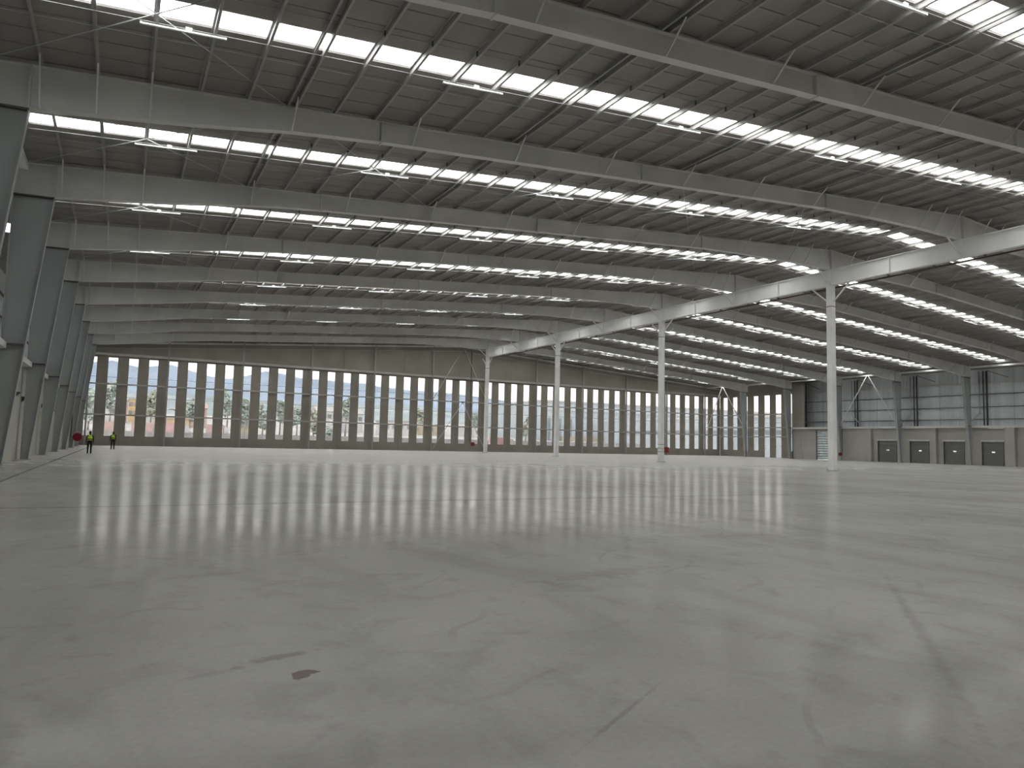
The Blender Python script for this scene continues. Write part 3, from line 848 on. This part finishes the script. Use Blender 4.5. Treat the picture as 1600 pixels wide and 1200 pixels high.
# ------------------------------------------------------------------ strip lights under the skylights
LED_X = [-.25, 9.22, 18.75, 28.25, 37.72]
LEDS = [(x, x + 2.35) for x in LED_X] + [(mir(x + 2.35), mir(x)) for x in reversed(LED_X)]
def strip_light(x0, x1, y, label, detail):
    za, zb = ZR(x0) - .11, ZR(x1) - .11
    if detail:
        t = empty('strip_light', ((x0 + x1) / 2, y, (za + zb) / 2), label, 'light', 'slim strip lights')
        MB().bar((x0 + .06, y, za), (x1 - .06, y, zb), .075, .05).build('diffuser', 'led_white', t)
        for (xx, zz, s) in ((x0, za, 1), (x1, zb, -1)):
            MB().bar((xx, y, zz), (xx + s * .06, y, zz + (zb - za) / (x1 - x0) * .06 * s), .085, .065).build('end_cap', 'galv', t)
        xm, zm = x0 + (x1 - x0) * .55, za + (zb - za) * .55
        MB().box(xm - .09, xm + .09, y - .05, y + .05, zm + .03, zm + .12).build('gear_box', 'led_white', t)
        for q in (.2, .8):
            xx = x0 + (x1 - x0) * q; zz = za + (zb - za) * q
            MB().box(xx - .008, xx + .008, y - .008, y + .008, zz + .02, zz + .11).build('hanger', 'dark_steel', t)
    else:
        o = MB().bar((x0, y, za), (x1, y, zb), .08, .055).build('strip_light', 'led_white')
        tag(o, label, 'light', 'slim strip lights')
for k in VIS:
    for i, (x0, x1) in enumerate(LEDS):
        if k == 0 and x0 > 60 or (k == -1 and (x0 < 15 or x0 > 50)): continue
        side = ('%s from left wall' % ORD[i]) if i < 5 else ('%s from right wall' % ORD[9 - i])
        if k <= 0: bay = 'skylight strip one overhead' if k == -1 else 'skylight strip two from overhead'
        elif k == 8: bay = 'the skylight strip by the far wall'
        else: bay = 'skylight strip %s from the far wall' % ['', 'two', 'three', 'four', 'five', 'six', 'seven', 'eight'][8 - k]
        strip_light(x0, x1, FR(k) - 4.40, 'white light below %s, %s' % (bay, side), True)

# ------------------------------------------------------------------ fire hose reels
def hose_reel(c, axis, r, label, riser=None, rlab=''):
    t = empty('hose_reel', c, label, 'hose reel', 'red fire hose reels')
    MB().lathe([(r*.25, -.14), (r*.98, -.14), (r, -.12), (r, -.10), (r*.55, -.09), (r*.55, .05), (r, .06), (r, .08), (r*.98, .10), (r*.25, .10)], c, axis, 24).build('reel_drum', 'red_paint', t, False)
    MB().lathe([(r*.58, -.085), (r*.86, -.085), (r*.86, .045), (r*.58, .045)], c, axis, 20).build('hose', 'black_rubber', t, True)
    MB().lathe([(.03, -.2), (.05, -.2), (.05, .3), (.03, .3)], c, axis, 10).build('axle', 'dark_steel', t, True)
    if riser:
        rp = MB().tube(riser, .045, 8).build('riser_pipe', 'pipe_maroon', None, True)
        tag(rp, rlab, 'pipe', 'fire water risers')
hose_reel((-4.05, FR(6) - .3, 1.10), 'y', .42, 'large red hose reel on a left column near the two walkers', [(-4.45, FR(6) - .3, 1.1), (-4.62, FR(6) - .3, 1.1), (-4.62, FR(6) - .3, 5.0)], 'dark maroon riser pipe above the large red hose reel on the left')
hose_reel((50.05, YW - .45, 1.22), 'y', .32, 'red hose reel at the foot of the riser on the far wall', [(49.7, YW - .36, 1.3), (49.45, YW - .36, 1.7), (49.5, YW - .36, 16.3)], 'tall dark maroon riser pipe on the far wall inside the bracing bay')
hose_reel((100.05, FR(5) - .3, .98), 'y', .28, 'small red hose reel beside the nearest ridge column, on the right wall column', [(100.3, FR(5) - .3, 1.05), (100.55, FR(5) - .3, 1.25), (100.55, FR(5) - .3, 4.9)], 'short dark riser pipe above the small hose reel on the right')
hc = empty('hose_cabinet', (90.0, YW - .62, 0), 'red fire hose cabinet at the far wall, seen beside the second nearest ridge column', 'cabinet')
MB().box(89.55, 90.45, YW - .80, YW - .47, .45, 1.45).build('cabinet_body', 'red_paint', hc)
MB().box(89.6, 90.4, YW - .835, YW - .80, .5, 1.4).build('cabinet_door', 'red_paint', hc)
MB().box(90.28, 90.34, YW - .86, YW - .835, .85, 1.05).build('handle', 'galv', hc)
MB().tube([(90.0, YW - .62, .45), (90.0, YW - .62, .0)], .05, 8).build('feed_pipe', 'pipe_maroon', hc, True)

# ------------------------------------------------------------------ people
def skin_body(name, joints, edges, radii, m, parent, root=0, sub=2):
    me = bpy.data.meshes.new(name); me.from_pydata(joints, edges, []); me.update()
    o = link(name, me, parent)
    sk = o.modifiers.new('skin', 'SKIN'); sk.use_smooth_shade = True
    layer = me.skin_vertices[0].data
    for i, r in enumerate(radii):
        layer[i].radius = r if isinstance(r, tuple) else (r, r)
        layer[i].use_root = (i == root)
    ss = o.modifiers.new('subdivision', 'SUBSURF'); ss.levels = sub; ss.render_levels = sub
    me.materials.append(MATS[m])
    return o
def person(loc, yaw, H, stride, arm, label):
    s = H / 1.72
    t = empty('person', loc, label, 'person')
    ca, sa = math.cos(yaw), math.sin(yaw)
    def W(x, y, z):                       # person space: y forward (away from the camera), z up
        x, y, z = x * s, y * s, z * s
        return (loc[0] + ca * x - sa * y, loc[1] + sa * x + ca * y, z)
    f = stride
    J = [(0, 0, .93), (0, 0, 1.06), (0, .01, 1.22), (0, .0, 1.38), (0, .01, 1.47), (0, .03, 1.56), (0, .03, 1.66),          # 0-6 pelvis..head
         (.10, 0, .88), (.105, f*.55, .50), (.11, f*.2, .10), (.115, f*.2 + .12, .045),                                      # 7-10 right leg
         (-.10, 0, .88), (-.105, -f*.25, .50), (-.11, -f*1.0, .12), (-.115, -f*1.0 + .12, .05),                              # 11-14 left leg
         (.19, 0, 1.37), (.235, -.03, 1.11), (.235, arm, .88), (.23, arm + .03, .79),                                       # 15-18 right arm
         (-.19, 0, 1.37), (-.235, -.03, 1.11), (-.235, -arm*.5 + .03, .88), (-.23, -arm*.5 + .05, .79)]                     # 19-22 left arm
    E_ = [(0,1),(1,2),(2,3),(3,4),(4,5),(5,6),(0,7),(7,8),(8,9),(9,10),(0,11),(11,12),(12,13),(13,14),(3,15),(15,16),(16,17),(17,18),(3,19),(19,20),(20,21),(21,22)]
    Rr = [(.145,.105),(.135,.10),(.15,.11),(.145,.10),.055,(.075,.085),(.07,.08), .098,.075,.056,.045, .098,.075,.056,.045, .068,.047,.036,.03, .065,.047,.036,.03]
    Rr = [tuple(q * s for q in r) if isinstance(r, tuple) else r * s for r in Rr]
    body = skin_body('body', [W(*j) for j in J], E_, Rr, 'cloth_black', t)
    # head and hands in their own materials over the body
    MB().lathe([(.02*s, -.115*s), (.055*s, -.10*s), (.078*s, -.04*s), (.082*s, .03*s), (.075*s, .08*s), (.05*s, .115*s), (.015*s, .125*s)], W(0, .03, 1.60), 'z', 14).build('head', 'skin', t, True)
    MB().lathe([(.086*s, -.06*s), (.094*s, .0*s), (.094*s, .05*s), (.08*s, .095*s), (.05*s, .125*s), (.01*s, .135*s)], W(0, .02, 1.61), 'z', 14).build('cap', 'cloth_black', t, True)
    for jj in (18, 22):
        p = Vector(W(*J[jj])); sx = 1 if jj == 18 else -1
        hand = MB()
        hand.tube([p + Vector((0, 0, .03*s)), p, p - Vector((0, 0, .06*s))], [.028*s, .036*s, .03*s], 8)
        for q in range(4):
            off = Vector(((q - 1.5) * .016 * s * ca, (q - 1.5) * .016 * s * sa, 0)); ln = (.06, .075, .072, .055)[q] * s
            hand.tube([p + off - Vector((0, 0, .05*s)), p + off - Vector((0, 0, .05*s + ln*.6)) + Vector((-sa*.01, ca*.01, 0))*s, p + off - Vector((0, 0, .05*s + ln)) + Vector((-sa*.025, ca*.025, 0))*s], .0085*s, 5)
        hand.tube([p, p + Vector((-sa*.04*s, ca*.04*s, -.035*s)), p + Vector((-sa*.045*s, ca*.045*s, -.07*s))], .010*s, 5)
        hand.build('hand', 'skin', t, True)
    # hi-vis vest: shell over chest and back
    rings = [(1.02, .172, .130), (1.12, .170, .130), (1.25, .182, .136), (1.36, .185, .126), (1.43, .13, .10), (1.455, .085, .075)]
    n = 20; vs = []; fs = []
    for z_, rx, ry in rings:
        for q in range(n):
            a = 2 * math.pi * q / n
            vs.append(W(rx * math.cos(a), .005 + ry * math.sin(a), z_))
    for i in range(len(rings) - 1):
        for q in range(n): fs.append((i*n+q, i*n+(q+1) % n, (i+1)*n+(q+1) % n, (i+1)*n+q))
    v = MB().add(vs, fs).build('vest', 'vest_lime', t, True)
    so = v.modifiers.new('thickness', 'SOLIDIFY'); so.thickness = .012
    def band(z0, z1, k1, k2, m, nm):
        vs = []; fs = []
        for z_, kx in ((z0, k1), (z1, k2)):
            for q in range(n):
                a = 2 * math.pi * q / n; vs.append(W(kx * math.cos(a), .005 + (kx * .76) * math.sin(a), z_))
        for q in range(n): fs.append((q, (q+1) % n, n + (q+1) % n, n + q))
        o = MB().add(vs, fs).build(nm, m, v, True); sd = o.modifiers.new('thickness', 'SOLIDIFY'); sd.thickness = .01
    band(1.03, 1.06, .179, .179, 'vest_band', 'reflective_band')
    band(1.085, 1.155, .178, .178, 'cloth_black', 'dark_band')
    for jj, sx in ((10, 1), (14, -1)):
        p = Vector(W(J[jj][0], J[jj][1] - .05, 0)); zb = J[jj][2] - .045
        sh_ = MB()
        pts = []
        L, B = .27 * s, .095 * s
        for (yy, ww, hh) in ((-.5, .7, .085), (-.2, .95, .09), (.15, 1.0, .07), (.42, .85, .045), (.5, .5, .03)):
            pts.append((yy * L, ww * B / 2, hh * s))
        vs = []; fs = []
        for yy, ww, hh in pts:
            for lx, lz in ((-ww, 0), (ww, 0), (ww * .75, hh), (-ww * .75, hh)):
                vs.append((p.x + ca * lx - sa * yy, p.y + sa * lx + ca * yy, zb * s + lz))
        for i in range(len(pts) - 1):
            for q in range(4): fs.append((i*4+q, i*4+(q+1) % 4, (i+1)*4+(q+1) % 4, (i+1)*4+q))
        fs += [(3, 2, 1, 0), tuple(len(pts)*4 - 4 + q for q in range(4))]
        sh_.add(vs, fs).build('shoe', 'black_rubber', t, True)
    return t
person((-2.12, 63.34, 0), .05, 1.66, .17, .05, 'person in dark clothes and lime safety vest walking nearer the camera')
person((-.76, 80.68, 0), -.08, 1.70, .10, .12, 'person in dark clothes and lime safety vest walking farther off, by the windows')

# ------------------------------------------------------------------ outdoors: base colours paled to stand for haze
def ground_z(y): return -.3 if y < 135 else -.3 + (y - 135) * .045
gm = MB()
ys = [YW + .2, 135, 180, 260, 400, 700, 1200]; xs = [-600, -200, -60, 0, 60, 120, 200, 400, 900, 1500]
vs = [(x, yv, ground_z(yv)) for yv in ys for x in xs]
fs = [(a*len(xs)+b, a*len(xs)+b+1, (a+1)*len(xs)+b+1, (a+1)*len(xs)+b) for a in range(len(ys)-1) for b in range(len(xs)-1)]
tag(gm.add(vs, fs).build('ground', 'yard_ground'), 'pale yard and hillside rising outside the far wall', 'ground', kind='structure')
tag(MB().box(104.6, 900, -200, YW + .2, -.5, -.3).build('ground', 'yard_ground'), 'pale truck yard outside the right wall', 'ground', kind='structure')
tag(MB().box(-600, -8.9, -200, YW + .2, -.5, -.3).build('ground', 'yard_ground'), 'pale ground outside the left wall', 'ground', kind='structure')
# mountains
RIDGE = [(-900, 150), (-500, 190), (-220, 200), (-98, 213), (-39, 223), (12, 211), (40, 206), (73, 213), (123, 221), (183, 205), (236, 192), (294, 187), (349, 201), (406, 220), (462, 215), (517, 205), (586, 203), (630, 201),
         (687, 198), (744, 199), (795, 191), (857, 188), (911, 184), (961, 184), (1037, 183), (1115, 180), (1182, 174), (1290, 166), (1400, 150), (1600, 128), (2000, 118), (2600, 110), (3500, 90)]
vs = []; fs = []
NR = 5
for x, z in RIDGE:
    for i in range(NR):
        q = i / (NR - 1)
        vs.append((x * (1 - .35 * (1 - q)) + random.uniform(-8, 8) * (1 - q), 2500 - 900 * (1 - q) , 15 + (z - 15) * (q ** 1.3)))
    vs.append((x, 3400, 0))
for i in range(len(RIDGE) - 1):
    for q in range(NR):
        a = i * (NR + 1) + q; fs.append((a, a + NR + 1, a + NR + 2, a + 1))
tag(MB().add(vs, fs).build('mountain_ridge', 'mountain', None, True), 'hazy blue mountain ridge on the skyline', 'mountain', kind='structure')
# wooded foothill
vs = []; fs = []
XH = [-400 + 60 * i for i in range(32)]
for x in XH:
    zt = 30 - .012 * max(0, x) + 4 * math.sin(x * .011) + 3 * math.sin(x * .031 + 1)
    vs += [(x, 420, ground_z(420)), (x, 600, zt), (x, 900, zt - 2), (x, 1300, zt)]
for i in range(len(XH) - 1):
    for q in range(3):
        a = i * 4 + q; fs.append((a, a + 4, a + 5, a + 1))
tag(MB().add(vs, fs).build('foothill', 'hill_green_haze', None, True), 'pale green wooded foothill below the mountains', 'hill', kind='structure')
# perimeter wall with fence
pw = empty('perimeter_wall', (40, 128, 0), 'low grey perimeter wall with wire fence outside the far windows', 'wall')
for i in range(22):
    a = -30 + i * 6
    MB().box(a + .02, a + 5.98, 128, 128.2, -.3, 2.0).build('wall_panel', 'perimeter_concrete', pw)
    MB().tube([(a, 128.1, 2.0), (a, 128.1, 4.2)], .05, 6).build('fence_post', 'galv', pw)
for z in (2.6, 3.4, 4.15): MB().tube([(-30, 128.1, z), (102, 128.1, z)], .02, 5).build('fence_wire', 'galv', pw)

def tree(x, y, h, r, m, label, group='trees outside the far windows'):
    z0 = ground_z(y)
    t = empty('tree', (x, y, z0), label, 'tree', group)
    MB().tube([(x, y, z0 - .2), (x + .1, y, z0 + h*.3), (x + .05, y, z0 + h*.6)], [.22, .16, .08], 7).build('trunk', 'bark', t, True)
    vs = []; fs = []
    cl_ = [(x + random.uniform(-.5, .5) * r, y + random.uniform(-.5, .5) * r, z0 + h * random.uniform(.35, .82), r * random.uniform(.4, .62)) for _ in range(9)]
    for (cx, cy, cz, cr_) in cl_:
        for _ in range(130):
            v = Vector((random.gauss(0, 1), random.gauss(0, 1), random.gauss(0, 1))).normalized()
            p = Vector((cx, cy, cz)) + v * cr_ * random.uniform(.6, 1.0)
            a = Vector((random.gauss(0, 1), random.gauss(0, 1), random.gauss(0, 1))).normalized() * .38; b = a.cross(v).normalized() * .26
            o = len(vs); vs += [p - a, p + b, p + a, p - b]; fs.append((o, o+1, o+2, o+3))
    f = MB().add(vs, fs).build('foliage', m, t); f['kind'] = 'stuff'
def behind(n, y): return (WX0 + WP * (n - 1)) * y / YW      # x at depth y seen through the n-th far window
TREES = [(behind(1, 168), 168, 10, 2.4, 'leaf_green_haze', 'dense green tree outside the leftmost far window'),
         (behind(2, 190), 190, 13.5, 2.8, 'leaf_green_haze', 'tall tree behind the second far window from the left'),
         (behind(4, 205), 205, 11, 2.4, 'leaf_light_haze', 'pale tree behind the fourth far window from the left'),
         (behind(6, 184), 184, 9.2, 2.4, 'leaf_green_haze', 'broad tree outside the sixth far window from the left'),
         (behind(8, 182), 182, 12.5, 2.2, 'leaf_green_haze', 'tall tree outside the eighth far window from the left'),
         (behind(9, 160), 160, 9.5, 1.7, 'leaf_green_haze', 'rounded tree outside the ninth far window from the left'),
         (behind(10, 158), 158, 8.6, 1.6, 'leaf_green_haze', 'bushy tree outside the tenth far window from the left'),
         (behind(11, 160), 160, 10.2, 1.7, 'leaf_green_haze', 'bushy tree outside the eleventh far window from the left'),
         (behind(12, 158), 158, 8.4, 1.6, 'leaf_green_haze', 'bushy tree outside the twelfth far window from the left'),
         (behind(13, 150), 150, 7.6, 1.5, 'leaf_light_haze', 'olive green tree outside the thirteenth far window from the left'),
         (behind(14, 140), 140, 3.9, 1.4, 'leaf_green_haze', 'dark shrub low outside the fourteenth far window from the left'),
         (behind(15, 190), 190, 12.6, 2.2, 'leaf_green_haze', 'tall tree outside the fifteenth far window from the left'),
         (behind(20, 232), 232, 9.0, 2.4, 'leaf_light_haze', 'small tree outside the twentieth far window from the left'),
         (behind(24, 240), 240, 9.5, 2.4, 'leaf_green_haze', 'small tree just left of the farthest ridge column, outdoors'),
         (behind(28, 190), 190, 7.8, 2.2, 'leaf_light_haze', 'small tree left of the pale warehouse outdoors')]
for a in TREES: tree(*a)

def house(x0, x1, y, z1, wall, roof, label, pitched=True, cols=3, rows=1):
    z0 = ground_z(y) - .5; d = 7
    t = empty('house', ((x0 + x1) / 2, y, z0), label, 'house', 'houses on the hillside')
    MB().box(x0, x1, y, y + d, z0, z1).build('walls', wall, t)
    if pitched:
        MB().prism([(y - .4, z1), (y + d + .4, z1), (y + d / 2, z1 + 1.6)], 'x', x0 - .3, x1 + .3).build('roof', roof, t)
    else:
        MB().box(x0 - .2, x1 + .2, y - .2, y + d + .2, z1, z1 + .35).build('roof', roof, t)
    for r in range(rows):
        for c in range(cols):
            cx = x0 + (x1 - x0) * (c + .5) / cols; cz = z1 - 1.5 - 2.7 * r
            MB().box(cx - .55, cx + .55, y - .06, y, cz - .6, cz + .6).build('window', 'window_dark', t)
HOUSES = [(-9, -1.5, 235, 9.4, 'house_white', 'house_roof', 'white house on the slope behind the leftmost far windows', True, 3, 1),
          (1.2, 4.2, 262, 12.6, 'house_orange', 'house_roof', 'bright orange house on the slope, third far window from left', False, 2, 2),
          (-1.2, 1.0, 250, 11.6, 'house_pink', 'house_roof', 'narrow pinkish house beside the orange house', False, 1, 2),
          (5.0, 8.2, 240, 9.6, 'house_white', 'house_roof', 'white house right of the orange house', False, 2, 1),
          (5.8, 12.4, 170, 5.0, 'house_orange', 'house_roof', 'low orange building under the white arched roof', False, 3, 1),
          (14.0, 21.0, 225, 9.4, 'house_pink', 'tile_roof', 'pinkish house with tiled roof behind the sixth far window from the left', True, 3, 1),
          (22.5, 27.5, 176, 5.6, 'house_cream', 'house_roof', 'cream house low behind the ninth far window from the left', False, 2, 1),
          (50.0, 56.0, 215, 9.6, 'house_white', 'house_roof', 'long white shed behind the fourteenth far window from the left', True, 4, 1),
          (58.0, 66.0, 222, 9.4, 'house_white', 'house_roof', 'white shed behind the fifteenth and sixteenth far windows from the left', True, 4, 1),
          (67.0, 76.0, 205, 7.0, 'house_white', 'house_roof', 'low white shed behind the eighteenth far window from the left', False, 4, 1),
          (80.0, 90.0, 215, 6.6, 'house_cream', 'house_roof', 'low cream shed outside the twentieth and 21st far windows from the left', False, 4, 1),
          (96.0, 104.0, 210, 6.2, 'house_white', 'house_roof', 'low white building outside, just left of the farthest ridge column', False, 3, 1)]
for h in HOUSES: house(*h)
ar = empty('arched_roof', (9.5, 196, 5), 'white arched canopy roof outside the fifth far window from the left', 'roof')
pts = [(7 + 6.5 * q / 10, 5.6 + 2.3 * math.sin(math.pi * q / 10)) for q in range(11)]
MB().band(pts, .12, 'y', 192, 200).build('roof_shell', 'house_white', ar)
for xx in (7.2, 13.3): MB().box(xx - .1, xx + .1, 192.2, 192.4, 1, 5.6).build('post', 'galv', ar)

def lorry(x0, x1, y, z0, z1, m, label, cat='truck'):
    t = empty('lorry', ((x0 + x1) / 2, y, z0), label, cat, 'vehicles outside')
    MB().box(x0, x0 + (x1 - x0) * .74, y, y + 2.3, z0 + .8, z1).build('cargo_box', m, t)
    MB().prism([(x0 + (x1-x0)*.76, z0 + .5), (x1, z0 + .5), (x1, z0 + (z1-z0)*.55), (x1 - .5, z1 - .2), (x0 + (x1-x0)*.76, z1 - .2)], 'y', y + .1, y + 2.2).build('cab', 'house_white', t)
    for q in (.12, .3, .88):
        cx = x0 + (x1 - x0) * q
        MB().lathe([(.2, -.12), (.45, -.12), (.45, .12), (.2, .12)], (cx, y + .1, z0 + .45), 'y', 14).build('wheel', 'black_rubber', t)
gz = ground_z(150)
for i, (a, b, m, lab) in enumerate(((-4.6, .6, 'lorry_red', 'red lorry outside the second far window from the left'), (1.4, 6.2, 'lorry_red', 'pale red lorry outside the third and fourth far windows'),
                                   (7.0, 11.4, 'lorry_pink', 'pink red lorry outside the fifth and sixth far windows from the left'), (14.2, 18.2, 'lorry_red', 'orange red lorry outside the seventh and eighth far windows from the left'))):
    lorry(a, b, 150, gz, 3.75, m, lab)
lorry(61.5, 66.0, 122, -.3, 2.5, 'lorry_pink', 'small pink van close outside the far wall, right of the farthest ridge column', 'van')

# pale warehouse across the yard
pwh = empty('warehouse', (150, 200, 0), 'pale grey warehouse with dark slots outside the right half of the windows', 'building')
us = [117.5]; 
sx = 119.9; slots = []
while sx < 138: slots.append(sx); sx += 4.05
MB().box(117.5, 230, 200, 240, -.3, 15.0).build('walls', 'warehouse_pale', pwh)
MB().box(117.3, 230.2, 199.8, 240.2, 15.0, 15.6).build('parapet', 'house_white', pwh)
MB().box(117.4, 230, 199.75, 200, 12.4, 12.8).build('band', 'house_white', pwh)
for s_ in slots: MB().box(s_, s_ + .95, 199.9, 200, 2.0, 9.8).build('window', 'glass_slot', pwh)
MB().box(125, 230, 199.5, 200, -.3, 3.9).build('plinth', 'house_cream', pwh)
# pale building across the yard on the right, seen through the side windows
rb = empty('warehouse', (150, 120, 0), 'pale building outside the right wall windows', 'building')
MB().box(135, 160, 108, 190, -.3, 9.0).build('walls', 'warehouse_pale', rb)
MB().box(134.8, 160.2, 107.8, 190.2, 9.0, 9.5).build('parapet', 'house_white', rb)
MB().box(134.9, 135, 112, 180, 5.0, 6.0).build('window_band', 'glass_slot', rb)
